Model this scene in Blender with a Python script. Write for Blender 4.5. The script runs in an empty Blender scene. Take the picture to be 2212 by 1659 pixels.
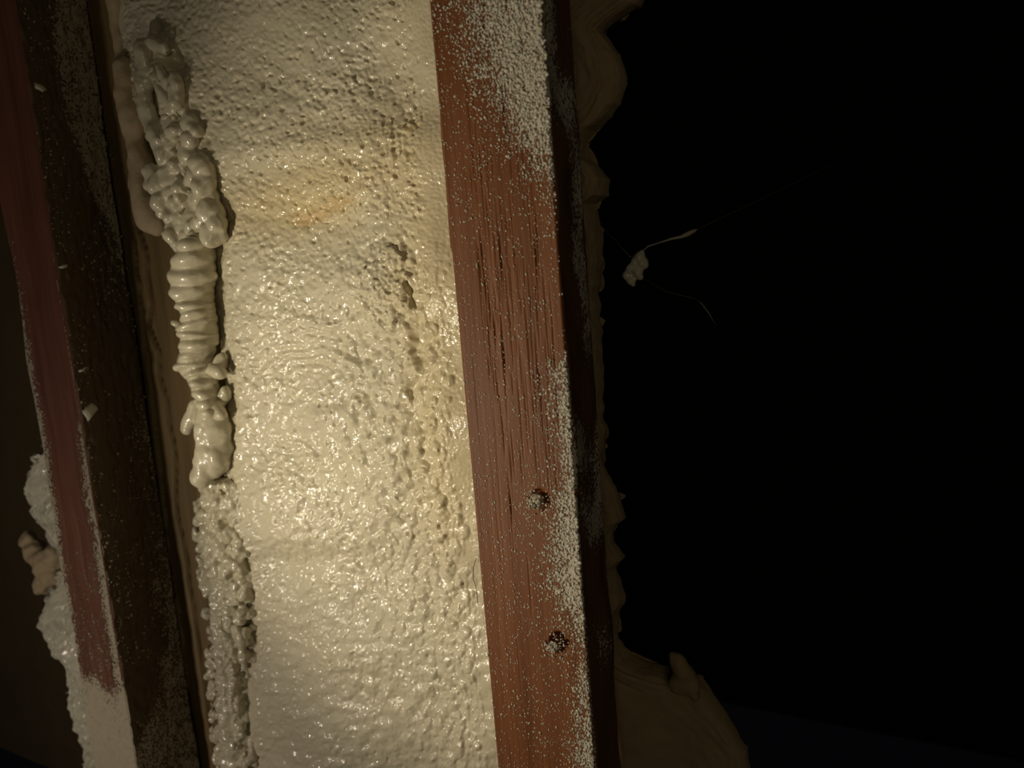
import bpy, bmesh, math, random
import numpy as np
from mathutils import Vector, Matrix, noise as mnoise

random.seed(7)
RS = np.random.RandomState(11)
C = bpy.context.scene.collection
sc = bpy.context.scene

# ------------------------------------------------------------------ camera
FPX, CX, CY = 1600.0, 1106.0, 829.5
D = 0.2344                       # camera to the front plane of the framing (y = 0)
YAW = math.radians(29.0)
d = Vector((964.0, -11920.0, -1600.0)).normalized()
zc = -d
F = Vector((0, 0, -1)); F = (F - zc * F.dot(zc)).normalized()
Rr = F.cross(zc)
yc = (F * math.cos(YAW) + Rr * math.sin(YAW)).normalized()
xc = yc.cross(zc)
RWC = Matrix((xc, yc, zc))       # camera vector -> world vector
CAMPOS = Vector((0, -D, 0))
cam = bpy.data.cameras.new('camera'); camo = bpy.data.objects.new('camera', cam)
C.objects.link(camo); sc.camera = camo
camo.matrix_world = Matrix.Translation(CAMPOS) @ RWC.to_4x4()
cam.sensor_width = 36; cam.lens = 36 * FPX / 2212.0
cam.clip_start = 0.005; cam.clip_end = 20
cam.dof.use_dof = True; cam.dof.focus_distance = 0.315; cam.dof.aperture_fstop = 11

RW = np.array(RWC)
def at(px, py, Y):
    """world point on the plane y = Y seen at photograph pixel (px, py); arrays allowed"""
    px = np.asarray(px, float); py = np.asarray(py, float)
    v = np.stack(np.broadcast_arrays((px - CX) / FPX, -(py - CY) / FPX, -np.ones_like(px + py)), -1)
    w = v @ RW.T
    t = (np.asarray(Y) + D) / w[..., 1]
    p = w * t[..., None]
    p[..., 1] -= D
    return p
def vat(px, py, Y): return Vector(at(px, py, Y).tolist())
def depth(p):
    return float(-(RWC.transposed() @ (Vector(p) - CAMPOS)).z)

# ------------------------------------------------------------------ light and exposure
sc.view_settings.view_transform = 'Standard'; sc.view_settings.look = 'None'
sc.view_settings.gamma = 1; sc.view_settings.exposure = 0.0
try: sc.view_settings.use_curve_mapping = False
except Exception: pass
w = bpy.data.worlds.new('world'); sc.world = w; w.use_nodes = True
w.node_tree.nodes['Background'].inputs[0].default_value = (0.0013, 0.0013, 0.0017, 1)
w.node_tree.nodes['Background'].inputs[1].default_value = 1.0

def lamp(kind, name, loc, target, power, color, **kw):
    l = bpy.data.lights.new(name, kind); o = bpy.data.objects.new(name, l); C.objects.link(o)
    o.location = loc
    o.rotation_euler = (Vector(target) - Vector(loc)).to_track_quat('-Z', 'Y').to_euler()
    l.energy = power; l.color = color
    for k, v in kw.items(): setattr(l, k, v)
    return o
LPOS = (-0.395, -0.270, -0.105)
AIM = vat(990, 880, 0.02)
lamp('SPOT', 'torch_beam', LPOS, AIM, 3.5, (1.0, 0.875, 0.64), spot_size=math.radians(77), spot_blend=1.0, shadow_soft_size=0.010)
lamp('POINT', 'left_fill', (-0.44, -0.25, -0.22), AIM, 0.95, (1.0, 0.87, 0.73), shadow_soft_size=0.012)  # added fill lamp, apart from the torch; lifts the lower left
lamp('AREA', 'right_fill', (0.22, -0.62, 0.05), (-0.1, 0.03, 0), 0.32, (1.0, 0.84, 0.56), shape='DISK', size=0.3)  # added fill with no real source; lifts faces turned from the torch

# ------------------------------------------------------------------ helpers
def mesh_obj(name, verts, faces, mat=None, parent=None, smooth=True, attrs=None):
    me = bpy.data.meshes.new(name)
    verts = np.asarray(verts, np.float32)
    if isinstance(faces, np.ndarray):
        nf, k = faces.shape
        me.vertices.add(len(verts)); me.vertices.foreach_set('co', verts.ravel())
        me.loops.add(nf * k); me.loops.foreach_set('vertex_index', faces.ravel().astype(np.int32))
        me.polygons.add(nf)
        me.polygons.foreach_set('loop_start', np.arange(0, nf * k, k, dtype=np.int32))
        try: me.polygons.foreach_set('loop_total', np.full(nf, k, np.int32))
        except Exception: pass
        me.update(calc_edges=True)
    else:
        me.from_pydata(verts.tolist(), [], faces)
    me.validate()
    if smooth: me.polygons.foreach_set('use_smooth', [True] * len(me.polygons))
    for an, av in (attrs or {}).items():
        a = me.attributes.new(an, 'FLOAT', 'POINT'); a.data.foreach_set('value', np.asarray(av, np.float32).ravel())
    me.update()
    o = bpy.data.objects.new(name, me); C.objects.link(o)
    if mat: me.materials.append(mat)
    if parent: o.parent = parent
    return o
def tag(o, label=None, cat=None, group=None, kind=None):
    if label: o['label'] = label
    if cat: o['category'] = cat
    if group: o['group'] = group
    if kind: o['kind'] = kind
    return o
def empty(name, loc=(0, 0, 0)):
    o = bpy.data.objects.new(name, None); C.objects.link(o); o.location = loc; o.empty_display_size = .01
    bpy.context.view_layer.update(); return o
def keep(o, parent):
    """parent without moving (parent is an unrotated Empty)"""
    o.parent = parent; o.matrix_parent_inverse = Matrix.Translation(-parent.location); return o
def band(shape, lx, ly, seed, q=.45):
    """unit-variance noise of wavelength lx, ly cells"""
    r = np.random.RandomState(seed)
    n = np.fft.rfft2(r.randn(*shape))
    fy = np.fft.fftfreq(shape[0])[:, None] * ly; fx = np.fft.rfftfreq(shape[1])[None, :] * lx
    k = np.sqrt(fx * fx + fy * fy)
    n *= np.exp(-((k - 1) / q) ** 2)
    f = np.fft.irfft2(n, s=shape)
    return f / f.std()
def low(shape, lx, ly, seed):
    r = np.random.RandomState(seed)
    n = np.fft.rfft2(r.randn(*shape))
    fy = np.fft.fftfreq(shape[0])[:, None] * ly; fx = np.fft.rfftfreq(shape[1])[None, :] * lx
    n *= np.exp(-(fx * fx + fy * fy) * 1.5)
    f = np.fft.irfft2(n, s=shape)
    return f / f.std()
def sstep(a, b, x):
    t = np.clip((x - a) / (b - a), 0, 1); return t * t * (3 - 2 * t)
def grid_faces(ny, nx):
    i = np.arange(ny * nx).reshape(ny, nx)
    return np.stack([i[:-1, :-1], i[1:, :-1], i[1:, 1:], i[:-1, 1:]], -1).reshape(-1, 4)
def stamp(H, cxs, cys, rx, ry, a, step, x0, y0, soft=False, tilt=None):
    """raise H by bumps (max blend) given in pixel units"""
    ny, nx = H.shape
    for k in range(len(cxs)):
        X, Y = (cxs[k] - x0) / step, (cys[k] - y0) / step
        RX, RY = rx[k] / step, ry[k] / step
        R = max(RX, RY) * 1.05
        ax, bx, ay, by = int(X - R), int(X + R) + 2, int(Y - R), int(Y + R) + 2
        ax, ay = max(ax, 0), max(ay, 0); bx, by = min(bx, nx), min(by, ny)
        if ax >= bx or ay >= by: continue
        gx = np.arange(ax, bx)[None, :] - X; gy = np.arange(ay, by)[:, None] - Y
        if tilt is not None:
            c, s = math.cos(tilt[k]), math.sin(tilt[k]); gx, gy = gx * c + gy * s, -gx * s + gy * c
        r2 = (gx / RX) ** 2 + (gy / RY) ** 2
        if soft: b = a[k] * np.clip(1 - r2, 0, 1) ** 2
        else: b = a[k] * np.sqrt(np.clip(1 - r2, 0, 1))
        H[ay:by, ax:bx] += b if soft else np.maximum(0, b - np.maximum(0, 0.0))
def stampmax(H, *args, **kw):
    T = np.zeros_like(H)
    ny, nx = H.shape
    cxs, cys, rx, ry, a, step, x0, y0 = args
    for k in range(len(cxs)):
        X, Y = (cxs[k] - x0) / step, (cys[k] - y0) / step
        RX, RY = rx[k] / step, ry[k] / step
        R = max(RX, RY)
        ax, bx, ay, by = max(int(X - R), 0), min(int(X + R) + 2, nx), max(int(Y - R), 0), min(int(Y + R) + 2, ny)
        if ax >= bx or ay >= by: continue
        gx = np.arange(ax, bx)[None, :] - X; gy = np.arange(ay, by)[:, None] - Y
        b = a[k] * np.sqrt(np.clip(1 - (gx / RX) ** 2 - (gy / RY) ** 2, 0, 1))
        np.maximum(T[ay:by, ax:bx], b, out=T[ay:by, ax:bx])
    H += T

# ------------------------------------------------------------------ materials
class NT:
    def __init__(s, name):
        s.m = bpy.data.materials.new(name); s.m.use_nodes = True; s.t = s.m.node_tree
        s.b = s.t.nodes['Principled BSDF']
    def n(s, kind, **kw):
        nd = s.t.nodes.new(kind)
        for k, v in kw.items():
            if k.startswith('i_'): nd.inputs[k[2:].replace('_', ' ')].default_value = v
            else: setattr(nd, k, v)
        return nd
    def l(s, a, b): s.t.links.new(a, b)
    def tex(s, scale, detail=2, rough=.5, stretch=(1, 1, 1), kind='ShaderNodeTexNoise'):
        tc = s.n('ShaderNodeTexCoord'); mp = s.n('ShaderNodeMapping'); mp.inputs['Scale'].default_value = stretch
        s.l(tc.outputs['Object'], mp.inputs[0])
        t = s.n(kind); t.inputs['Scale'].default_value = scale
        if kind == 'ShaderNodeTexNoise':
            t.inputs['Detail'].default_value = detail; t.inputs['Roughness'].default_value = rough
        s.l(mp.outputs[0], t.inputs['Vector']); return t
    def ramp(s, src, stops):
        r = s.n('ShaderNodeValToRGB'); s.l(src, r.inputs[0]); e = r.color_ramp.elements
        while len(e) > len(stops): e.remove(e[-1])
        while len(e) < len(stops): e.new(.5)
        for el, (p, c) in zip(e, stops):
            el.position = p; el.color = c if len(c) == 4 else (*c, 1)
        return r.outputs[0]
    def mix(s, f, a, b):
        m = s.n('ShaderNodeMix', data_type='RGBA')
        if isinstance(f, float): m.inputs[0].default_value = f
        else: s.l(f, m.inputs[0])
        for v, i in ((a, 6), (b, 7)):
            if isinstance(v, tuple): m.inputs[i].default_value = (*v, 1)
            else: s.l(v, m.inputs[i])
        return m.outputs[2]
    def math(s, op, a, b=None, clamp=False):
        m = s.n('ShaderNodeMath', operation=op); m.use_clamp = clamp
        for v, i in ((a, 0), (b, 1)):
            if v is None: continue
            if isinstance(v, (int, float)): m.inputs[i].default_value = v
            else: s.l(v, m.inputs[i])
        return m.outputs[0]
    def attr(s, name):
        return s.n('ShaderNodeAttribute', attribute_name=name).outputs['Fac']
    def bump(s, h, dist, strength=1.0, prev=None):
        b = s.n('ShaderNodeBump'); b.inputs['Distance'].default_value = dist; b.inputs['Strength'].default_value = strength
        s.l(h, b.inputs['Height'])
        if prev is not None: s.l(prev, b.inputs['Normal'])
        return b.outputs[0]

def foam_material(name, base=(.60, .545, .40), alt=(.64, .58, .42), rough=.42, bumpd=.00022, bscale=520, spec=.4, sss=0.0, stain=True, coatw=.7, cbump=2.6):
    t = NT(name)
    big = t.tex(22, 3)
    col = t.mix(t.ramp(big.outputs[0], [(.35, (0, 0, 0)), (.65, (1, 1, 1))]), base, alt)
    if stain:
        fine = t.tex(520, 3, .6)
        msk = t.math('SUBTRACT', t.math('ADD', t.attr('stain'), t.math('MULTIPLY', fine.outputs[0], 2.6)), 1.88)
        msk = t.math('MULTIPLY', msk, 3.0, True)
        msk = t.math('MULTIPLY', msk, .8)
        col = t.mix(msk, col, (.46, .23, .055))
        col = t.mix(t.math('MULTIPLY', t.attr('warm'), 1.0, True), col, (.68, .55, .29))
    t.l(col, t.b.inputs['Base Color'])
    r = t.tex(160, 2)
    rr = t.n('ShaderNodeMapRange'); rr.inputs['From Min'].default_value = .3; rr.inputs['From Max'].default_value = .7
    rr.inputs['To Min'].default_value = rough * .75; rr.inputs['To Max'].default_value = rough * 1.5
    t.l(r.outputs[0], rr.inputs[0])
    if stain:
        gl = t.math('ADD', rr.outputs[0], t.math('MULTIPLY', t.attr('dry'), .4)); t.l(gl, t.b.inputs['Roughness'])
    else: t.l(rr.outputs[0], t.b.inputs['Roughness'])
    t.b.inputs['Specular IOR Level'].default_value = spec
    t.b.inputs['Coat Weight'].default_value = coatw; t.b.inputs['Coat Roughness'].default_value = .10
    b1 = t.tex(bscale, 3, .55)
    nb = t.bump(b1.outputs[0], bumpd, 1.0)
    t.l(nb, t.b.inputs['Normal'])
    b2 = t.tex(bscale * .8, 2, .5); t.l(t.bump(b2.outputs[0], bumpd * cbump, 1.0), t.b.inputs['Coat Normal'])
    if sss:
        t.b.inputs['Subsurface Weight'].default_value = sss
        t.b.inputs['Subsurface Radius'].default_value = (.004, .003, .0015); t.b.inputs['Subsurface Scale'].default_value = 1
    return t.m

def wood_material(name, c_dark, c_mid, c_light, coat=(.60, .55, .45), grainx=900, rough=.5, cscale=1100, cw=.30):
    t = NT(name)
    g = t.tex(1.0, 4, .6, (grainx, grainx * .4, 9))
    g2 = t.tex(1.0, 3, .6, (130, 130, 7))
    col = t.ramp(g2.outputs[0], [(.30, c_dark), (.5, c_mid), (.72, c_light)])
    streak = t.ramp(g.outputs[0], [(.36, (.45, .45, .45)), (.5, (1, 1, 1))])
    m = t.n('ShaderNodeMix', data_type='RGBA', blend_type='MULTIPLY'); m.inputs[0].default_value = .28
    t.l(col, m.inputs[6]); t.l(streak, m.inputs[7]); col = m.outputs[2]
    col = t.mix(t.math('MULTIPLY', t.attr('side_tint'), 1.0, True), col, (.085, .066, .030))
    # foam overspray: grains whose cover follows the painted-on density of the board
    s1 = t.tex(cscale, 3, .62, (1, 1, .75)); s2 = t.tex(cscale * .3, 2, .5, (1, 1, .6))
    v = t.math('ADD', t.math('MULTIPLY', s1.outputs[0], .75), t.math('MULTIPLY', s2.outputs[0], .25))
    v = t.math('ADD', v, t.math('MULTIPLY', t.math('SUBTRACT', t.attr('coat'), .5), cw * 1.6))
    msk = t.math('MULTIPLY', t.math('SUBTRACT', v, .575), 24.0, True)
    cvar = t.tex(260, 2)
    cc = t.mix(cvar.outputs[0], tuple(x * .8 for x in coat), coat)
    col = t.mix(msk, col, cc)
    t.l(col, t.b.inputs['Base Color'])
    rg = t.mix(msk, (rough,) * 3, (.7,) * 3); t.l(rg, t.b.inputs['Roughness'])
    t.b.inputs['Specular IOR Level'].default_value = .25
    n1 = t.bump(g.outputs[0], .00012, .8)
    n2 = t.bump(t.math('MULTIPLY', v, msk), .0009, 1.0, n1)
    t.l(n2, t.b.inputs['Normal'])
    return t.m

M_foam = foam_material('cream_foam')
M_bead = foam_material('glossy_foam', base=(.55, .50, .36), alt=(.60, .55, .40), rough=.36, bumpd=.00012, bscale=300, stain=False)
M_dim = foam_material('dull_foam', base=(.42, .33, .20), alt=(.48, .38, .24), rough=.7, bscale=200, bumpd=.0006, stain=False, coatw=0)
M_stud = wood_material('red_brown_wood', (.140, .048, .014), (.178, .062, .020), (.22, .082, .030), grainx=520, rough=.55, cw=.2)
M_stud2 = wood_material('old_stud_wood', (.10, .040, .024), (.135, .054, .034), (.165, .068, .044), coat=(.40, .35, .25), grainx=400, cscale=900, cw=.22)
M_board = wood_material('olive_brown_board', (.13, .085, .035), (.17, .115, .05), (.20, .145, .06), coat=(.30, .26, .13), grainx=160, rough=.6, cscale=400)
def plain(name, col, rough=.6, metal=0.0, bscale=300, bd=.0002):
    t = NT(name); n = t.tex(bscale, 3)
    t.l(t.mix(n.outputs[0], tuple(c * .75 for c in col), tuple(min(1, c * 1.2) for c in col)), t.b.inputs['Base Color'])
    t.b.inputs['Roughness'].default_value = rough; t.b.inputs['Metallic'].default_value = metal
    t.l(t.bump(n.outputs[0], bd), t.b.inputs['Normal']); return t.m
M_splint = plain('pale_splintered_wood', (.17, .125, .055), .7, 0, 120, .0006)
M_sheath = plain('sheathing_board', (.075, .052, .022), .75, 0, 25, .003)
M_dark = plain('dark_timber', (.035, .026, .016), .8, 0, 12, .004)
M_nail = plain('foam_dusted_nail', (.36, .30, .22), .55)
M_speck = plain('foam_grains', (.55, .52, .42), .5)
M_speck2 = plain('dull_foam_grains', (.42, .37, .26), .6)
M_fibre = plain('dark_fibre', (.05, .025, .01), .7)
M_web = plain('dusty_thread', (.5, .44, .34), .8)

# ------------------------------------------------------------------ timber
def interp(tab, y):
    tab = np.array(tab, float); return np.interp(y, tab[:, 0], tab[:, 1])
def board(name, x0, x1, y0, y1, z0, z1, dz, mat, parent, nfront, nside, relief, coatf, dens_z=None, edge=.0012, side_tint=0.):
    """upright timber with a fine front (y0) and right side (x1); relief(u, z, face) in metres along the normal"""
    zs = np.arange(z0, z1 + dz, dz) if dens_z is None else dens_z
    nz = len(zs)
    P = []; Nn = []; face = []; u = []
    def run(a, b, n, nrm, f):
        for i in range(n):
            t = i / n; P.append((a[0] + (b[0] - a[0]) * t, a[1] + (b[1] - a[1]) * t)); Nn.append(nrm); face.append(f); u.append(t)
    e = edge
    run((x0 + e, y0), (x1 - e, y0), nfront, (0, -1), 0)
    run((x1 - e, y0), (x1, y0 + e), 3, (.7, -.7), 3)
    run((x1, y0 + e), (x1, y1 - e), nside, (1, 0), 1)
    run((x1, y1 - e), (x0, y1 - e), 6, (0, 1), 2)
    run((x0, y1 - e), (x0, y0 + e), 24, (-1, 0), 4)
    run((x0, y0 + e), (x0 + e, y0), 3, (-.7, -.7), 3)
    P = np.array(P); Nn = np.array(Nn, float); face = np.array(face); u = np.array(u)
    n = len(P)
    Z = np.repeat(zs[:, None], n, 1)
    h = relief(P, face, u, Z)
    V = np.stack([P[None, :, 0] + Nn[None, :, 0] * h, P[None, :, 1] + Nn[None, :, 1] * h, Z], -1)
    i = np.arange(nz * n).reshape(nz, n); j = np.roll(i, -1, 1)
    Fq = np.stack([i[:-1], j[:-1], j[1:], i[1:]], -1).reshape(-1, 4)
    coat = coatf(V, face, u)
    gr = np.repeat(np.where((face == 1) | (face == 2), side_tint, 0.)[None, :], nz, 0)  # right side and back faces take an olive-brown tint
    return mesh_obj(name, V.reshape(-1, 3), Fq, mat, parent, attrs={'coat': coat, 'side_tint': gr})
def topix(V):
    q = (np.asarray(V) - np.array([0, -D, 0])) @ RW
    return CX - q[..., 0] / q[..., 2] * FPX, CY + q[..., 1] / q[..., 2] * FPX

ZT, ZB = .42, -.42
zs_fine = np.concatenate([np.linspace(ZB, -.225, 30)[:-1], np.arange(-.225, .225, .00044), np.linspace(.225, ZT, 30)])
zs_mid = np.concatenate([np.linspace(ZB, -.28, 20)[:-1], np.arange(-.28, .28, .0006), np.linspace(.28, ZT, 20)])

SX0 = at(999, 830, 0)[0]; SX1 = at(1230, 830, 0)[0]; SDEP = .024
nail1 = at(1162, 1080, 0); nail2 = at(1205, 1392, 0)
def relief_right(P, face, u, Z):
    nz, n = Z.shape
    h = np.zeros((nz, n))
    # grain grooves: long in z, fine across
    g = band((nz, n), 5.0, 260, 3, .6); g2 = band((nz, n), 11, 420, 4, .5)
    m = sstep(.15, .45, low((nz, n), 50, 300, 5) + .5 * (face == 0))
    h -= .00007 * np.clip(g - .8, 0, 2) * m + .00004 * np.clip(g2 - .8, 0, 2)
    # cracks on the front between x-fractions .3 and .8 of the face
    for k in range(150):
        uu = random.uniform(.25, .92); zc_ = random.gauss(0, .05); L = random.uniform(.004, .018)
        du = np.abs((np.where(face == 0, u, 9) - uu) * nz * 0 + (np.where(face == 0, u, 9) - uu)) / .0075
        wz = np.clip(1 - ((Z[:, 0] - zc_) / L) ** 2, 0, 1)
        h -= .0004 * wz[:, None] * np.clip(1 - du, 0, 1)[None, :]
    # step on the left edge
    X = P[None, :, 0]
    le = (face == 4) | (face == 3)
    h += np.where((face == 4)[None, :], .0007 * sstep(-.002, .002, Z - at(970, 543, 0)[2]) + .0003 * low((nz, n), 300, 50, 6), 0)
    h += np.where((face == 1)[None, :], .0005 * low((nz, n), 30, 60, 8), 0)
    # hole by the lower nail and the crater round the upper one
    for c, r, dd in ((nail2 + np.array([.0008, 0, .0008]), .0044, .0045), (nail1 + np.array([.0014, 0, .0002]), .0042, .0022)):
        rr = np.sqrt((X - c[0]) ** 2 + (Z - c[2]) ** 2) / r
        h -= np.where((face == 0)[None, :], dd * np.clip(1 - rr ** 2, 0, 1) ** .7, 0)
    return h
def coat_right(V, face, u):
    px, py = topix(V)
    el = 925 + (py) * 143 / 1659.; er = 1172 + py * 111 / 1659.
    t = np.clip((px - el) / (er - el), 0, 1.02)
    # how much of the face (from the right) is covered, along the board
    k = interp([(-300, 1.5), (0, 1.32), (100, 1.25), (200, 1.05), (300, .80), (380, .55), (500, .12), (650, .06), (740, .12), (790, .50), (860, .58),
                (960, .44), (1060, .46), (1130, .66), (1250, .72), (1330, .52), (1400, .36), (1480, .48), (1600, .58), (1700, .6)], py)
    dd = sstep(1.15 - k * 1.25, 1.15 - k * .25, t)
    dd = dd * interp([(-300, 1), (250, 1), (380, .75), (600, .4), (760, .8), (900, .95), (1300, 1), (1400, .8), (1700, .9)], py)
    dd = np.maximum(dd, interp([(-300, .55), (0, .52), (200, .44), (400, .24), (600, .12), (900, .16), (1100, .26), (1500, .28), (1700, .28)], py) * (.6 + .5 * t))
    dd = np.where((face == 1)[None, :], np.clip(.55 + .35 * low(px.shape, 40, 60, 19), 0, 1), dd)
    dd = np.where(((face == 4))[None, :], .1, dd)
    return dd
stud = empty('wooden_batten', ((SX0 + SX1) / 2, SDEP / 2, ZB))
tag(stud, 'red-brown wooden batten right of the foam bay, flecked with pale overspray down its edge', 'batten')
keep(board('timber', SX0, SX1, 0, SDEP, ZB, ZT, 0, M_stud, None, 150, 40, relief_right, coat_right, zs_fine, side_tint=.5), stud)

def blobs(name, pts, rads, squash, mat, seed=0, normal=(0, -1, 0)):
    """many small irregular grains as one mesh; each a 12-face low dome"""
    bm = bmesh.new(); bmesh.ops.create_icosphere(bm, subdivisions=1, radius=1)
    bv = np.array([v.co[:] for v in bm.verts]); bf = np.array([[v.index for v in f.verts] for f in bm.faces]); bm.free()
    r = np.random.RandomState(seed); n = len(pts)
    sc_ = np.stack([rads * r.uniform(.75, 1.25, n), rads * squash, rads * r.uniform(.75, 1.4, n)], -1)
    if normal[0]: sc_ = sc_[:, [1, 0, 2]]
    a = r.uniform(0, 6.28, n)
    V = bv[None] * (1 + .22 * r.randn(n, len(bv), 1)) * sc_[:, None, :] + np.asarray(pts)[:, None, :]
    Fc = bf[None] + (np.arange(n) * len(bv))[:, None, None]
    return mesh_obj(name, V.reshape(-1, 3), Fc.reshape(-1, 3), mat)

# grains of overspray on the batten's face
def dens_right(px, py):
    V = at(px, py, 0); return coat_right(V[None], np.zeros(len(px), int), None)[0]
n = 26000
py = RS.uniform(-40, 1700, n); tt = RS.uniform(.01, 1.0, n)
px = 925 + py * 143 / 1659. + tt * (247 - 32 * py / 1659.)
dn = dens_right(px, py)
lf = .5 + .5 * np.sin(px * .05 + 3 * np.sin(py * .017)) * np.sin(py * .023 + px * .011)
ok = RS.rand(n) < np.clip(dn * .72 + .06, 0, 1) * (.45 + .8 * lf)
px, py, dn = px[ok], py[ok], dn[ok]
pp = at(px, py, 0); pp[:, 1] -= .00005
rad = (.00018 + .00042 * RS.rand(len(px)) ** 2.5 * (.4 + dn)) 
keep(tag(blobs('overspray', pp, rad, .6, M_speck, 2), kind='stuff'), stud)

def nailhead(p, r, name='nail_head', tilt=.2):
    bm = bmesh.new()
    prof = [(0, -.55), (.35, -.5), (.7, -.38), (.92, -.2), (1, 0), (.95, .15), (.4, .25), (.35, 1.2)]
    N = 22; rings = []
    for k, (rr, yy) in enumerate(prof):
        if rr == 0: rings.append([bm.verts.new((0, yy * r, 0))]); continue
        rings.append([bm.verts.new((rr * r * (1 + .08 * mnoise.noise(Vector((math.cos(a * 6.283 / N), k, math.sin(a * 6.283 / N))) * 2)) * math.cos(a * 6.283 / N), yy * r + r * .12 * mnoise.noise(Vector((a, k * 2, 3))), rr * r * math.sin(a * 6.283 / N))) for a in range(N)])
    for a in range(N):
        bm.faces.new((rings[0][0], rings[1][a], rings[1][(a + 1) % N]))
        for k in range(1, len(rings) - 1):
            bm.faces.new((rings[k][a], rings[k + 1][a], rings[k + 1][(a + 1) % N], rings[k][(a + 1) % N]))
    bm.normal_update(); bmesh.ops.recalc_face_normals(bm, faces=bm.faces)
    me = bpy.data.meshes.new(name); bm.to_mesh(me); bm.free(); me.materials.append(M_nail)
    for f in me.polygons: f.use_smooth = True
    o = bpy.data.objects.new(name, me); C.objects.link(o); o.location = p; o.rotation_euler = (tilt, 0, tilt); return o
q = nailhead(Vector(nail1) + Vector((-.0004, .0002, 0)), .0026); keep(q, stud); q['label'] = 'nail head crusted with pale foam grains'
pp = np.array([np.array(nail1) + np.array([random.gauss(-.0010, .0017), -.0016 + random.uniform(0, .0014), random.gauss(-.0002, .0015)]) for _ in range(110)])
g = blobs('nail_crust', pp, RS.uniform(.0002, .0005, 110), .8, M_speck, 5); keep(g, stud); g['kind'] = 'stuff'
q = nailhead(Vector(nail2) + Vector((-.0020, .0007, -.0016)), .0021, tilt=-.15); keep(q, stud); q['label'] = 'half-sunk nail head beside a dark hole'
pp = np.array([np.array(nail2) + np.array([random.gauss(-.0026, .0016), -.0008 + random.uniform(0, .0009), random.gauss(-.0018, .0014)]) for _ in range(90)])
g = blobs('nail_crust', pp, RS.uniform(.0002, .0005, 90), .8, M_speck, 6); keep(g, stud); g['kind'] = 'stuff'

# ------------------------------------------------------------------ left stud and the split board beside it
LX1 = at(190, 1000, 0)[0]; LX0 = LX1 - .043; LDEP = .040
def relief_left(P, face, u, Z):
    nz, n = Z.shape
    h = -.0003 * np.clip(band((nz, n), 8, 200, 21, .6) - .4, 0, 2) + .0004 * low((nz, n), 30, 60, 22)
    h += np.where((face == 1)[None, :], .0007 * low((nz, n), 6, 12, 23) * .5, 0)
    return h
def coat_left(V, face, u):
    px, py = topix(V)
    c = np.zeros(px.shape)
    f0 = (face == 0) | (face == 3)
    nz, n = px.shape
    lowf = low(px.shape, 20, 60, 31)
    # front: pale rims on both arrises, full cover at the bottom
    rimL = np.clip(1 - u[None, :] / .35, 0, 1) * interp([(0, 0), (450, 0), (520, .6), (800, 1.1), (1000, 1.1), (1500, .8)], py)
    rimR = np.clip((u[None, :] - .60) / .36, 0, 1) * interp([(0, 0), (850, 0), (950, .9), (1300, 1.1), (1700, 1)], py)
    full = sstep(1330, 1560, py + 30 * lowf) * 1.2
    front = np.maximum(np.maximum(rimL, rimR) * 1.0, full)
    front = np.maximum(front, .15 + .40 * sstep(800, 1400, py))
    # side: olive cover at the top fading down along a slanting edge, then along the back edge
    edge = interp([(-200, 60), (0, 110), (200, 125), (400, 175), (500, 235), (700, 285), (1000, 315), (1300, 335), (1500, 345), (1600, 310), (1700, 290)], py)
    side = .28 + .75 * sstep(-25, 35, px - edge + 12 * lowf) * interp([(0, .9), (450, .9), (800, .65), (1700, .8)], py)
    c = np.where(f0[None, :], front, side)
    return np.clip(c, 0, 1.2)
stud2 = empty('wooden_stud', ((LX0 + LX1) / 2, LDEP / 2, ZB))
tag(stud2, 'dim reddish wooden stud at the left, its inner side dark and dusted with foam', 'stud')
keep(board('timber', LX0, LX1, 0, LDEP, ZB, ZT, 0, M_stud2, None, 44, 70, relief_left, coat_left, zs_mid, side_tint=.85), stud2)
# dust grains on its inner side and front arris
n = 2600
yy = RS.uniform(.001, LDEP, n); zz = RS.uniform(-.20, .26, n)
pp = np.stack([np.full(n, LX1), yy, zz], -1)
keep(tag(blobs('overspray', pp, .0002 + .0006 * RS.rand(n) ** 3, .5, M_speck2, 8, (1, 0, 0)), kind='stuff'), stud2)

def flake(px, py, w, h, x=None, Y=None, ang=0, name='foam_flake', seed=0):
    """small torn foam flake lying on the inner side of the left stud (plane x = LX1)"""
    # find y on the plane x = LX1 seen at this pixel
    v = Vector(((px - CX) / FPX, -(py - CY) / FPX, -1)); wv = RWC @ v
    t = LX1 / wv.x; p = CAMPOS + wv * t
    r = random.Random(seed); N = 12
    vs = [(0, 0, 0)]; vs = []
    for k in range(N):
        a = k * 2 * math.pi / N; rr = r.uniform(.65, 1.1)
        yy, zz = math.cos(a) * w * rr, math.sin(a) * h * rr
        yy, zz = yy * math.cos(ang) - zz * math.sin(ang), yy * math.sin(ang) + zz * math.cos(ang)
        vs.append((0, yy, zz))
    V = [(x_ + -.0004, y_, z_) for x_, y_, z_ in vs] + [(x_ + .0012, y_ * .8, z_ * .8) for x_, y_, z_ in vs] + [(.0019, 0, 0)]
    Fs = [(k, (k + 1) % N, N + (k + 1) % N, N + k) for k in range(N)] + [(N + k, N + (k + 1) % N, 2 * N) for k in range(N)] + [tuple(range(N))[::-1]]
    o = mesh_obj(name, V, Fs, M_speck); o.location = p; keep(o, stud2); return o
flake(194, 888, .0062, .0040, ang=.9, seed=3)['label'] = 'pale curled foam flake'
flake(137, 575, .0030, .0014, ang=.2, seed=4)
flake(84, 190, .0042, .0020, ang=-.3, seed=5)
flake(178, 798, .0026, .0012, ang=.4, seed=6)

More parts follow.
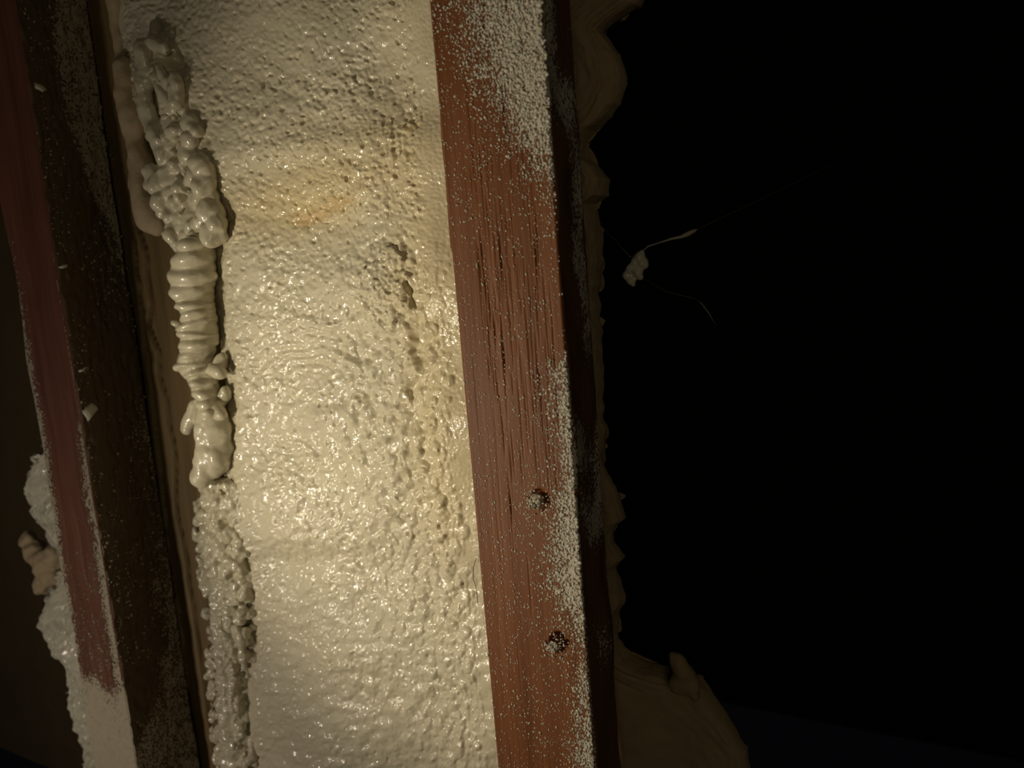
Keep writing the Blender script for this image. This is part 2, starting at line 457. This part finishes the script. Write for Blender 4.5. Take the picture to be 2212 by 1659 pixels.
# board set behind the stud, with a long split and a lifted splinter along its near edge
bd = empty('backing_board', (LX1 - .01, .06, ZB))
tag(bd, 'olive-brown board behind the left stud, with a long ragged split down it', 'board')
def relief_b(P, face, u, Z):
    nz, n = Z.shape
    wob = .0016 * np.interp(Z[:, :1], np.linspace(ZB, ZT, 60), RS.randn(60)) * 1.0
    h = -.010 * np.exp(-((P[None, :, 0] - (LX1 + .0125) - wob) / .0011) ** 2) * (face == 0)[None, :] * sstep(.12, .06, Z)
    h += -.0004 * np.clip(band((nz, n), 10, 240, 41, .6) - .4, 0, 2) + .0005 * low((nz, n), 20, 120, 42)
    return h
def coat_b(V, face, u):
    return np.full(V.shape[:2], .15) + .15 * low(V.shape[:2], 20, 80, 43)
keep(board('timber', LX1 - .035, -.350, .042, .064, ZB, ZT, 0, M_board, None, 60, 10, relief_b, coat_b, zs_mid[::2]), bd)
def strip(name, tab, wid, mat, parent, seed=0, dx=0.0, lift=.0012):
    """torn splinter lying on the board's face, thick in its middle and ragged along its sides"""
    V = []; A = np.arange(tab[0][1], tab[-1][1], 5.0)
    for i, py in enumerate(A):
        px = float(np.interp(py, [b for a, b in tab], [a for a, b in tab]))
        p = at(px, py, .0415); t = i / len(A)
        w1 = wid * min(1, 6 * t + .1, 6 * (1 - t) + .1) * (.7 + .8 * mnoise.noise(Vector((py * .03, seed, 0))) + .5 * mnoise.noise(Vector((py * .12, seed, 4))))
        w1 = max(w1, .0003); j = .0008 * mnoise.noise(Vector((py * .02, seed + 5, 0))); l = lift * (1 + .6 * mnoise.noise(Vector((py * .015, seed, 9))))
        V += [(p[0] - w1 + j + dx, .0425, p[2]), (p[0] - w1 * .6 + j + dx, .0415 - l, p[2]), (p[0] + w1 * .5 + j + dx, .0415 - l * 1.2, p[2]), (p[0] + w1 + j + dx, .0425, p[2])]
    Fs = []
    for k in range(len(A) - 1):
        for a in range(4):
            b = (a + 1) % 4; Fs.append((4 * k + a, 4 * k + b, 4 * k + 4 + b, 4 * k + 4 + a))
    Fs += [(0, 3, 2, 1), tuple(4 * (len(A) - 1) + a for a in range(4))]
    return keep(mesh_obj(name, V, Fs, mat, None, smooth=False), parent)
strip('splinter', [(318, 760), (330, 900), (352, 1080), (366, 1250), (384, 1420), (398, 1560), (414, 1700)], .0030, M_splint, bd, seed=1)
strip('splinter', [(300, 640), (312, 760), (330, 860)], .0016, M_splint, bd, seed=2)
strip('splinter', [(378, 1290), (392, 1420), (402, 1500)], .0024, M_splint, bd, seed=3, dx=.002)
strip('splinter', [(288, 520), (300, 640), (309, 720)], .0022, M_splint, bd, seed=4)

# ------------------------------------------------------------------ foam filling the bay
FY = .034
step = 2.05
x0, x1, y0, y1 = 200, 1130, -420, 2060
xs = np.arange(x0, x1, step); ys = np.arange(y0, y1, step)
PX, PY = np.meshgrid(xs, ys); sh = PX.shape
EDGE = [(-240, 246), (0, 250), (50, 262), (95, 288), (130, 300), (200, 306), (255, 318), (300, 345), (340, 385), (400, 440), (500, 455), (560, 445), (640, 440), (720, 455), (800, 470), (900, 474),
        (1000, 468), (1060, 464), (1150, 480), (1300, 500), (1450, 500), (1659, 500), (1900, 520)]
el = interp(EDGE, PY) + 5 * low(sh, 40, 22, 50)[:, :1]
er = 925 + PY * 143 / 1659.
def gauss(cx, cy, sx, sy, ang=0):
    c, s = math.cos(ang), math.sin(ang); gx = (PX - cx) * c + (PY - cy) * s; gy = -(PX - cx) * s + (PY - cy) * c
    return np.exp(-(gx / sx) ** 2 - (gy / sy) ** 2)
H = np.zeros(sh)           # millimetres toward the viewer
H += 1.6 * low(sh, 110, 90, 51)
H += 6.5 * sstep(115, 15, er - PX) * interp([(0, .2), (400, .5), (550, 1), (1000, 1), (1300, .7), (1700, .4)], PY)   # swells against the batten
H -= 4 * sstep(60, 0, np.abs(PX - 620) * 0 + (PX - el))                                                            # rounds off at the left
H -= interp([(0, 4), (450, 4), (560, 22), (1900, 22)], PY) * sstep(8, -40, PX - el)
# the pushed-up nodular ridge, steep on its right
lane = interp([(480, 860), (560, 885), (700, 905), (840, 905), (950, 925), (1100, 965), (1300, 985), (1659, 1010)], PY) + 12 * low(sh, 60, 40, 52)[:, 200:201] + 3 * low(sh, 12, 10, 53) + 9 * np.sin(PY / 24.) + 6 * np.sin(PY / 10.5 + 1)
amp = interp([(430, 0), (540, .2), (600, .25), (680, .3), (720, .7), (760, .7), (830, .8), (900, .55), (1000, .35), (1100, .25), (1400, .12), (1659, .1)], PY)
H += 3.6 * amp * sstep(-105, -12, PX - lane) * sstep(10, -8, PX - lane)
H -= .8 * amp * np.exp(-((PX - lane - 16) / 20) ** 2)
# hollow with arcs at its rim
H -= 2.8 * gauss(660, 800, 95, 70) + 1.6 * gauss(600, 1000, 90, 60) - 1.8 * gauss(760, 700, 150, 22, .05)
H -= 9 * gauss(342, 200, 17, 44, -.15) + 8 * gauss(386, 135, 15, 30, -.4) + 3 * gauss(332, 60, 16, 18) + 4 * gauss(352, 268, 12, 20)
H += 2.0 * gauss(335, 108, 30, 12) + 2.5 * gauss(365, 170, 12, 30, -.3)
H += 6 * gauss(352, 190, 70, 125)
H += 1.6 * gauss(700, 905, 160, 20, -.1) + 1.2 * gauss(620, 1150, 120, 26) - 2.0 * gauss(620, 1215, 170, 25)
H += 2.0 * gauss(640, 320, 250, 26, -.12) - 1.6 * gauss(640, 470, 170, 40)
for cx, cy, a, r0, r1, wl in ((670, 850, .30, 60, 150, 22), (700, 1330, .14, 60, 210, 34), (760, 1560, .12, 60, 260, 38)):
    rr = np.sqrt(((PX - cx) / 1.25) ** 2 + (PY - cy) ** 2) + 5 * low(sh, 30, 30, int(cx))
    H += a * np.sin(rr * 2 * math.pi / wl) * sstep(r0 - 25, r0, rr) * sstep(r1 + 40, r1, rr) * sstep(10, -50, PY - cy)
# small relief
smooth = np.clip(.75 * gauss(640, 770, 75, 45) + .9 * sstep(60, 20, er - PX) + .5 * gauss(620, 60, 260, 60) + .35 * sstep(1200, 1300, PY), 0, .92)
rough = 1 - smooth
top = sstep(560, 380, PY)
var = np.clip(.5 + .45 * low(sh, 45, 35, 66), .1, 1)
grain = np.clip(gauss(600, 690, 110, 45) + .8 * gauss(700, 390, 240, 90, -.3) + .6 * sstep(60, 15, PX - el), 0, 1)
H += .17 * band(sh, 8, 9, 60, .5) * rough * (.4 + .9 * var)
H += .07 * band(sh, 5.5, 6, 67, .5) * (.5 + .5 * rough) * np.clip(.5 + .5 * low(sh, 60, 30, 68), 0, 1.2)
H += (.035 + .085 * grain) * band(sh, 4.5, 5, 61, .5)
H += .40 * band(sh, 20, 22, 62, .5) * rough * (.5 + .6 * sstep(500, 700, PY) * sstep(620, 800, PX))
pn = band(sh, 8, 15, 63, .5)
H -= .85 * np.clip(pn - 1.0, 0, 1.6) * (.25 + .95 * top) * rough           # short upright pits in the upper part
pn = band(sh, 9, 11, 64, .5)
H -= .8 * np.clip(pn - 1.5, 0, 1.6) * rough
# shadow-casting rows of flow wrinkles lower down
H += .16 * band(sh, 34, 14, 65, .5) * sstep(1150, 1350, PY)
# nodules: down the ridge and scattered
k = 620
ny_ = RS.uniform(540, 1659, k); nx_ = interp([(480, 830), (560, 850), (700, 860), (840, 855), (950, 880), (1100, 920), (1300, 955), (1659, 985)], ny_) + RS.randn(k) * interp([(500, 30), (900, 45), (1200, 38), (1659, 25)], ny_)
rr = RS.uniform(6, 17, k) * interp([(500, .9), (800, 1.05), (1200, .8), (1659, .6)], ny_)
stampmax(H, nx_, ny_, rr, rr * RS.uniform(.9, 1.6, k), rr * .10, step, x0, y0)
k = 2600
ny_ = RS.uniform(-200, 1850, k); nx_ = RS.uniform(480, 1000, k); rr = RS.uniform(3, 8, k)
a_ = rr * .07 * np.clip(.35 + .65 * sstep(500, 620, ny_), 0, 1) * np.clip(1 - .5 * sstep(1250, 1400, ny_), 0, 1)
stampmax(H, nx_, ny_, rr, rr * RS.uniform(.9, 1.5, k), a_, step, x0, y0)
# scalloped pits under the smooth hollow and along the ridge
for cx, cy, sx_, sy_, dp in ((738, 862, 9, 20, 1.6), (765, 880, 7, 16, 1.3), (792, 868, 8, 18, 1.4), (815, 905, 10, 22, 1.8), (842, 872, 9, 18, 1.2), (868, 905, 9, 18, 1.2), (633, 838, 7, 9, 1.0),
                             (630, 868, 9, 9, 1.0), (775, 925, 7, 12, 1.1), (896, 960, 9, 22, 1.3), (910, 1010, 8, 20, 1.3), (795, 560, 12, 10, 1.0), (830, 560, 10, 12, 1.2), (748, 585, 7, 12, 1.0),
                             (640, 640, 7, 12, .9), (700, 672, 7, 10, .9), (730, 690, 7, 10, 1.0), (668, 1090, 8, 18, .9), (780, 1090, 10, 14, 1.0), (850, 1120, 9, 20, 1.1), (890, 1180, 8, 20, 1.2), (760, 680, 9, 16, 1.0)):
    H -= .75 * dp * np.exp(-((PX - cx) / sx_) ** 2 - ((PY - cy) / sy_) ** 2)
# granular left rim of the field
k = 2600
ny_ = RS.uniform(250, 1850, k); nx_ = interp([(y, x) for y, x in EDGE], ny_) + 28 + RS.randn(k) * 17; rr = RS.uniform(3, 8, k)
stampmax(H, nx_, ny_, rr, rr * RS.uniform(.8, 1.2, k), rr * .10, step, x0, y0)
# strings and specks of gloss along the smooth strip beside the batten
k = 380
ny_ = RS.uniform(560, 1700, k); nx_ = 925 + ny_ * 143 / 1659. - RS.uniform(4, 62, k); rr = RS.uniform(3, 7, k)
stampmax(H, nx_, ny_, rr * .7, rr * 1.5, rr * .08, step, x0, y0)
# torn edge of the raised patch
m = ((PX - 852) / 52) ** 2 + ((PY - 625) / 82) ** 2 + .30 * low(sh, 22, 22, 71)
patch = sstep(1.06, .94, m); H += 1.6 * patch + .22 * patch * band(sh, 5, 6, 72, .6)
H = np.where(PY < 520, np.maximum(H, -6.5), H)
P = at(PX, PY, FY)
# push away from the plane along -y, fade beyond the batten
P[..., 1] -= H * .001
P[..., 0] += .0002 * band(sh, 9, 9, 75) * rough
keepm = (PX > el - 42)
Fq = grid_faces(*sh); km = keepm.ravel()
Fq = Fq[km[Fq].all(1)]
stain = .74 * (gauss(672, 462, 62, 17, -.1) + gauss(650, 480, 30, 12) + .9 * gauss(735, 435, 45, 16) + .9 * gauss(888, 278, 42, 22, -.3) + .3 * gauss(930, 250, 20, 15) + .45 * gauss(800, 400, 150, 55, -.5) + .35 * gauss(620, 455, 110, 45))
warm = .5 * sstep(170, 30, er - PX) * interp([(250, .3), (500, 1), (1050, 1), (1250, .2), (1900, .1)], PY) + .55 * gauss(720, 390, 230, 95, -.35) + .35 * gauss(600, 450, 140, 60)
dry = np.clip(gauss(700, 390, 240, 110, -.3) + patch + .5 * gauss(620, 1300, 150, 400) * 0, 0, 1)
used = np.unique(Fq); remap = -np.ones(PX.size, np.int64); remap[used] = np.arange(len(used))
foam = mesh_obj('spray_foam', P.reshape(-1, 3)[used], remap[Fq], M_foam, None, attrs={'stain': stain.ravel()[used], 'warm': warm.ravel()[used], 'dry': dry.ravel()[used]})
tag(foam, 'broad cream spray foam filling the bay beside the red-brown batten', 'insulation')

# ------------------------------------------------------------------ the beads of foam down its left edge
BLOB = bmesh.new(); bmesh.ops.create_icosphere(BLOB, subdivisions=3, radius=1)
BV = np.array([v.co[:] for v in BLOB.verts]); BF = np.array([[v.index for v in f.verts] for f in BLOB.faces]); BLOB.free()
def lump(name, items, voxel, mat, parent, smooth_n=3, disp=(), iters=1, label=None):
    """items: (px, py, rx, ry, Y, rz) ellipsoids fused by a voxel remesh; radii in photo pixels"""
    V = []; Fc = []; off = 0
    for it in items:
        px, py, rx, ry, Y = it[:5]; a = it[5] if len(it) > 5 else 0; dep = it[6] if len(it) > 6 else None
        p = at(px, py, Y); z = depth(p); s = z / FPX
        # ellipsoid axes: across the view, up the wall, along the view
        side = np.array([math.cos(YAW), math.sin(YAW), 0]); fw = np.array([-math.sin(YAW), math.cos(YAW), 0]); up = np.array([0, 0, 1.])
        ca, sa = math.cos(a), math.sin(a)
        A = side * ca + up * sa; B = -side * sa + up * ca
        rd = (min(rx, ry) if dep is None else dep)
        V.append(BV[:, :1] * A * rx * s + BV[:, 1:2] * B * ry * s + BV[:, 2:] * fw * rd * s + p); Fc.append(BF + off); off += len(BV)
    o = mesh_obj(name, np.concatenate(V), np.concatenate(Fc), mat)
    m = o.modifiers.new('r', 'REMESH'); m.mode = 'VOXEL'; m.voxel_size = voxel; m.use_smooth_shade = True
    s_ = o.modifiers.new('s', 'SMOOTH'); s_.iterations = smooth_n; s_.factor = .5
    dg = bpy.context.evaluated_depsgraph_get(); me = bpy.data.meshes.new_from_object(o.evaluated_get(dg))
    n = len(me.vertices); co = np.empty(n * 3, np.float32); me.vertices.foreach_get('co', co); co = co.reshape(-1, 3)
    nr = np.empty(n * 3, np.float32); me.vertices.foreach_get('normal', nr); nr = nr.reshape(-1, 3)
    for wl, am, rid in disp:
        out = np.empty(n, np.float32); 
        for i in range(n):
            q = Vector((co[i] / wl).tolist()) + Vector((rid * 7.1, 3.3, 1.7)); out[i] = mnoise.noise(q)
        co = co + nr * (am * out)[:, None]
    me.vertices.foreach_set('co', co.ravel().astype(np.float32)); me.update()
    me.polygons.foreach_set('use_smooth', [True] * len(me.polygons))
    if not me.materials: me.materials.append(mat)
    o.modifiers.clear(); o.data = me; me.name = name
    if parent: o.parent = parent
    if label: o['label'] = label
    return o
rb = random.Random(5)
BY = FY - .006
# upper crust: a fused lumpy mass with a few smooth hollows
up = []
def chain(pts, r, n=8, Y=BY, jr=.15, out=up):
    for (a, b) in zip(pts[:-1], pts[1:]):
        L = math.hypot(b[0] - a[0], b[1] - a[1]); m = max(2, int(L / (r * .3)))
        for k in range(m):
            t = k / m; q = r * (1 + rb.uniform(-jr, jr)); out.append((a[0] + (b[0] - a[0]) * t + rb.uniform(-1, 1) * r * .12, a[1] + (b[1] - a[1]) * t, q, q * 1.05, Y))
chain([(306, 104), (312, 150), (314, 215), (326, 262), (345, 318)], 18, Y=BY - .001, jr=.05)
chain([(300, 95), (330, 96), (356, 104)], 12, Y=BY + .001, jr=.05)
chain([(345, 148), (372, 196), (380, 228)], 11, Y=BY - .003)
chain([(330, 165), (352, 205), (374, 226)], 8, Y=BY - .002)
chain([(376, 165), (386, 190), (384, 225)], 12, Y=BY - .002)
for cy in range(262, 545, 12):
    c0 = float(np.interp(cy, [262, 330, 400, 470, 545], [380, 392, 400, 425, 428])); hw = float(np.interp(cy, [262, 300, 400, 470, 520, 560], [42, 55, 66, 52, 48, 40]))
    up.append((c0, cy, hw, 20, BY + .006, rb.uniform(-.3, .3), 26))
for cx, cy, r in ((412, 262, 20), (430, 282, 16), (400, 238, 15), (372, 285, 14), (410, 305, 18), (350, 330, 20), (330, 375, 24), (345, 395, 26), (318, 398, 14), (352, 438, 22), (366, 466, 17),
                  (408, 335, 26), (432, 350, 24), (444, 372, 24), (442, 400, 28), (428, 430, 24), (415, 385, 20), (458, 425, 18), (395, 405, 20), (458, 458, 28), (438, 478, 24), (470, 486, 22),
                  (455, 510, 27), (478, 508, 14), (392, 468, 15), (412, 486, 14), (378, 490, 17), (374, 512, 16), (402, 512, 16), (384, 530, 17), (378, 360, 18), (376, 440, 15)):
    up.append((cx, cy, r, r * rb.uniform(.9, 1.15), BY + rb.uniform(-.0015, .0025)))
for _ in range(45):
    t = rb.random(); cy = 245 + 290 * t; cx = float(np.interp(cy, [235, 300, 400, 540], [395, 385, 375, 420])) + rb.gauss(0, 24); r = rb.uniform(5, 10)
    up.append((cx, cy, r, r * rb.uniform(.9, 1.4), BY - .0005 + rb.uniform(-.0025, .002), rb.uniform(-1, 1)))
bead1 = lump('foam_crust', up, .00050, M_bead, foam, 14, ((.009, .0020, 1), (.004, .0006, 2)), label='lumpy pitted crust of foam with hollows')
# ribbed rope
rope = []
tab = [(532, 420, 40, 16), (560, 418, 50, 26), (598, 414, 52, 26), (632, 414, 49, 22), (660, 420, 45, 14), (680, 426, 42, 12), (700, 427, 44, 13), (722, 428, 42, 12), (744, 430, 43, 15), (768, 422, 40, 14), (788, 418, 42, 13),
       (806, 430, 36, 12), (828, 438, 32, 14), (852, 444, 29, 14), (874, 450, 27, 13), (892, 456, 26, 12)]
for k, (cy, cx, r, ry) in enumerate(tab):
    sl = rb.uniform(-.16, .22)
    rope.append((cx, cy, r * rb.uniform(.96, 1.04), ry, BY - .001, sl, r * .80))
    rope.append((cx - r * .2, cy, r * .75, ry * .9, BY - .0035, sl, r * .6))
for k in range(len(tab) - 1):
    a, b = tab[k], tab[k + 1]; rope.append(((a[1] + b[1]) / 2 + 3, (a[0] + b[0]) / 2, (a[2] + b[2]) / 2 * .93, 24, BY + .0005, 0, (a[2] + b[2]) / 2 * .74))
rope.append((384, 700, 14, 9, BY, -.3)); rope.append((388, 712, 14, 8, BY + .001, .2))
chain([(394, 775), (412, 806)], 15, Y=BY, out=rope)
chain([(428, 868), (412, 902), (402, 930)], 13, Y=BY + .002, out=rope); chain([(432, 880), (424, 910)], 14, Y=BY + .001, out=rope)
chain([(452, 812), (474, 786), (484, 766)], 15, Y=BY + .004, out=rope); chain([(464, 880), (482, 858), (487, 842)], 13, Y=BY + .004, out=rope)
chain([(462, 800), (480, 806)], 13, Y=BY, out=rope); chain([(470, 880), (482, 900)], 14, Y=BY, out=rope)
chain([(456, 900), (466, 940), (468, 980), (458, 1005)], 33, Y=BY + .002, jr=.04, out=rope); chain([(446, 925), (448, 965)], 25, Y=BY - .001, jr=.05, out=rope)
chain([(480, 930), (482, 985)], 22, Y=BY + .003, out=rope)
chain([(450, 975), (444, 1010), (440, 1036)], 26, Y=BY - .002, jr=.02, out=rope); chain([(470, 985), (458, 1022)], 24, Y=BY, jr=.03, out=rope)
bead2 = lump('foam_rope', rope, .00045, M_bead, foam, 11, ((.010, .0020, 3), (.005, .0004, 4)), label='thick ribbed rope of foam ending in a smooth rounded lobe')
# bubbly lower crust
low_ = []
for _ in range(300):
    cy = rb.uniform(1050, 1420); c0 = float(np.interp(cy, [1050, 1120, 1200, 1300, 1420], [480, 478, 485, 500, 505])); hw = float(np.interp(cy, [1050, 1120, 1250, 1420], [40, 55, 52, 44]))
    cx = c0 + rb.uniform(-1, 1) * hw; r = rb.uniform(7, 19) if cy < 1280 else rb.uniform(6, 15)
    low_.append((cx, cy, r, r * rb.uniform(.8, 1.2), BY + .002 + .007 * (abs(cx - c0) / hw) ** 2 + rb.uniform(-.0015, .0015)))
for _ in range(480):
    cy = rb.uniform(1400, 1860); c0 = float(np.interp(cy, [1400, 1500, 1659, 1860], [500, 492, 515, 530])); hw = float(np.interp(cy, [1400, 1500, 1659], [46, 42, 48]))
    cx = c0 + rb.uniform(-1, 1) * hw; r = rb.uniform(5, 11)
    low_.append((cx, cy, r, r * rb.uniform(.8, 1.2), BY + .003 + .008 * (abs(cx - c0) / hw) ** 2 + rb.uniform(-.0015, .0015)))
for cy in range(1050, 1860, 14):
    c0 = float(np.interp(cy, [1050, 1200, 1400, 1860], [480, 488, 500, 530])); low_.append((c0 + 4, cy, 44, 22, BY + .008, 0, 24))
bead3 = lump('foam_crust', low_, .00045, M_bead, foam, 7, ((.0065, .0024, 5), (.0028, .0007, 6)), label='bubbly glossy crust of foam')
# smooth dim tongue behind the crust, hanging over the board
tg = []
chain([(244, -150), (252, 60), (268, 150)], 20, Y=BY + .014, jr=.03, out=tg)
chain([(270, 150), (284, 230), (292, 300), (300, 380), (318, 430), (332, 478)], 28, Y=BY + .011, jr=.03, out=tg)
chain([(300, 330), (312, 420), (330, 480), (345, 490)], 28, Y=BY + .010, jr=.03, out=tg)
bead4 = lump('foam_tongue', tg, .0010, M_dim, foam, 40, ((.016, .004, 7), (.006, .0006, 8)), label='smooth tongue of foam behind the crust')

# fibre and dark splinters where the foam meets the batten
def wire(name, pts, r, mat, parent=None):
    bm = bmesh.new(); prev = None; N = 5
    for i, p in enumerate(pts):
        p = Vector(p); t = (Vector(pts[min(i + 1, len(pts) - 1)]) - Vector(pts[max(i - 1, 0)])).normalized()
        a = t.orthogonal().normalized(); b = t.cross(a)
        rr = r[i] if isinstance(r, (list, tuple)) else r
        ring = [bm.verts.new(p + (a * math.cos(k * 6.283 / N) + b * math.sin(k * 6.283 / N)) * rr) for k in range(N)]
        if prev:
            for k in range(N): bm.faces.new((prev[k], prev[(k + 1) % N], ring[(k + 1) % N], ring[k]))
        else: bm.faces.new(ring[::-1])
        prev = ring
    bm.faces.new(prev)
    me = bpy.data.meshes.new(name); bm.to_mesh(me); bm.free(); me.materials.append(mat)
    for f in me.polygons: f.use_smooth = True
    o = bpy.data.objects.new(name, me); C.objects.link(o)
    return o
fib = wire('loose_fibre', [at(px, py, -.0006) for px, py in ((1029, 1205), (1023, 1225), (1022, 1250), (1028, 1268), (1031, 1290), (1032, 1308))], .00013, M_fibre)
tag(fib, 'thin dark fibre curling off the batten edge over the foam', 'fibre')

# ------------------------------------------------------------------ foam in the neighbouring bay, left of the left stud
LY = .052
sx = 2.6
xs2 = np.arange(-420, 300, sx); ys2 = np.arange(820, 1960, sx)
QX, QY = np.meshgrid(xs2, ys2); s2 = QX.shape; qu = np.linspace(0, 1, s2[1])[None, :] ** 1.6
OUT = [(820, 150), (900, 120), (960, 85), (1010, 60), (1050, 32), (1110, 28), (1130, 40), (1150, 60), (1180, 78), (1195, 108), (1240, 118), (1275, 95), (1310, 70), (1340, 62), (1380, 80), (1420, 100), (1470, 122), (1540, 140), (1600, 160), (1659, 162), (1960, 190)]
ol = interp(OUT, QY) + 3 * low(s2, 20, 16, 80)[:, :1]
QX = ol + (320 - ol) * qu
H2 = 2.0 * low(s2, 60, 40, 81) + .7 * band(s2, 16, 14, 82) + .35 * band(s2, 7, 7, 83)
dist = QX - ol
H2 -= 26 * (1 - np.sqrt(np.clip(1 - np.clip(1 - dist / 34., 0, 1) ** 2, 0, 1))) 
H2 -= 4.5 * np.exp(-(((QX - 95) / 12) ** 2 + ((QY - 1075) / 14) ** 2)) + 3 * np.exp(-(((QX - 58) / 9) ** 2 + ((QY - 1100) / 9) ** 2))
P2 = at(QX, QY, LY); P2[..., 1] -= H2 * .001
km = (P2[..., 0] < LX0 - .012).ravel(); F2 = grid_faces(*s2); F2 = F2[km[F2].all(1)]
used = np.unique(F2); remap = -np.ones(QX.size, np.int64); remap[used] = np.arange(len(used))
M_foam2 = foam_material('pale_foam', base=(.56, .53, .41), alt=(.60, .57, .44), rough=.5, bumpd=.0008, bscale=180, stain=False)
f2 = mesh_obj('spray_foam', P2.reshape(-1, 3)[used], remap[F2], M_foam2)
tag(f2, 'pale foam with a ragged edge bulging out behind the left stud', 'insulation')
m = f2.modifiers.new('thick', 'SOLIDIFY'); m.thickness = .012; m.offset = -1
tg = []
for cx, cy, r in ((75, 1190, 24), (98, 1215, 28), (110, 1240, 26), (62, 1165, 18), (84, 1200, 24), (95, 1262, 22), (120, 1200, 26)): tg.append((cx, cy, r, r * 1.1, LY + .018))
lump('foam_knob', tg, .001, M_dim, f2, 9, ((.006, .002, 9),))

# ------------------------------------------------------------------ foam squeezed out behind the batten, into the dark
BKY = SDEP + .012
RO = [(-60, 1375), (0, 1370), (60, 1290), (110, 1330), (160, 1345), (220, 1330), (280, 1262), (340, 1262), (385, 1305), (420, 1302), (440, 1272), (520, 1288), (560, 1290), (600, 1280), (700, 1285), (800, 1290), (900, 1293), (990, 1298), (1030, 1305),
      (1060, 1328), (1130, 1338), (1142, 1322), (1180, 1318), (1215, 1336), (1235, 1322), (1320, 1338), (1345, 1325), (1380, 1328), (1430, 1345), (1452, 1380), (1470, 1425), (1500, 1500), (1540, 1520), (1580, 1548), (1659, 1600), (1960, 1700)]
s3x = 3.0
xs3 = np.arange(1120, 1760, s3x); ys3 = np.arange(-60, 1960, s3x)
TX, TY = np.meshgrid(xs3, ys3); s3 = TX.shape; tu = np.linspace(0, 1, s3[1])[None, :]
orr = interp(RO, TY) + 3 * low(s3, 30, 14, 90)[:, :1]
TX = 1120 + (orr - 1120) * (1 - (1 - tu) ** 1.5)
H3 = .8 * low(s3, 50, 60, 91) + .12 * band(s3, 18, 18, 92)
dist = orr - TX
H3 -= 7 * (1 - np.sqrt(np.clip(1 - np.clip(1 - dist / 26., 0, 1) ** 2, 0, 1)))
H3 -= 8 * sstep(1330, 1480, TX) 
P3 = at(TX, TY, BKY + .014); P3[..., 1] -= H3 * .001
km = (dist > -99).ravel(); F3 = grid_faces(*s3); F3 = F3[km[F3].all(1)]
used = np.unique(F3); remap = -np.ones(TX.size, np.int64); remap[used] = np.arange(len(used))
M_foam3 = foam_material('shaded_foam', base=(.26, .19, .10), alt=(.32, .24, .13), rough=.75, bscale=120, bumpd=.0012, stain=False, coatw=0)  # foam behind the batten; its shade is put into the darker brown
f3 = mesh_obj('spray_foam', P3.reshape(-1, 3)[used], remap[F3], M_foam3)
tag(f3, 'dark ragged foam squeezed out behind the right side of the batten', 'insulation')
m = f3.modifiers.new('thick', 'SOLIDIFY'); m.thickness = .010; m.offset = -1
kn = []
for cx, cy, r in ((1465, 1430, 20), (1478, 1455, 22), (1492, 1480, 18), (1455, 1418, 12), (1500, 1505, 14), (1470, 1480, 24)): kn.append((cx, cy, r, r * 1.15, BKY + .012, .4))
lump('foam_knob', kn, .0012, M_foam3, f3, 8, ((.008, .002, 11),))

# crumb of foam caught on a dusty thread
cr = []
CYY = .10
for cx, cy, r in ((1382, 552, 11), (1388, 570, 12), (1378, 585, 13), (1362, 580, 11), (1354, 595, 9), (1365, 606, 10), (1384, 600, 7), (1372, 568, 11), (1386, 545, 7), (1368, 614, 7)): cr.append((cx, cy, r, r * 1.1, CYY))
crumb = lump('foam_crumb', cr, .0007, M_foam2, None, 2, ((.004, .0012, 12),))
tag(crumb, 'small curled foam crumb hanging in the dark right of the batten', 'crumb')
pts = [at(px, py, CYY + k * .002) for k, (px, py) in enumerate(((1280, 470), (1330, 520), (1362, 556), (1385, 545), (1400, 532), (1425, 524), (1450, 516), (1470, 512), (1485, 506), (1499, 499)))]
pts.append(pts[-1] + (pts[-1] - pts[-3]) * .3); pts.append(pts[-1] + (pts[-1] - pts[-3]) * 14)
th = wire('dusty_thread', pts, [.00006, .00006, .0001, .0001, .0004, .0003, .0006, .0008, .0012, .0009, .00004, .00003], M_web)
tag(th, 'dusty cobweb thread slanting up right from the foam crumb', 'cobweb')
pts = [at(px, py, CYY + .01) for px, py in ((1388, 600), (1440, 630), (1500, 645), (1515, 655), (1530, 675), (1545, 700))]
th = wire('dusty_thread', pts, [.00004, .00004, .00010, .0002, .00022, .00005], M_web)
tag(th, 'short faint cobweb thread below and right of the foam crumb', 'cobweb')

# ------------------------------------------------------------------ the setting: sheathing behind the bays, dark wall far beyond
def box(name, a, b, mat, kind='structure'):
    V = [(x, y, z) for x in (a[0], b[0]) for y in (a[1], b[1]) for z in (a[2], b[2])]
    Fs = [(0, 1, 3, 2), (4, 6, 7, 5), (0, 4, 5, 1), (2, 3, 7, 6), (0, 2, 6, 4), (1, 5, 7, 3)]
    o = mesh_obj(name, V, Fs, mat, None, smooth=False); o['kind'] = kind; return o
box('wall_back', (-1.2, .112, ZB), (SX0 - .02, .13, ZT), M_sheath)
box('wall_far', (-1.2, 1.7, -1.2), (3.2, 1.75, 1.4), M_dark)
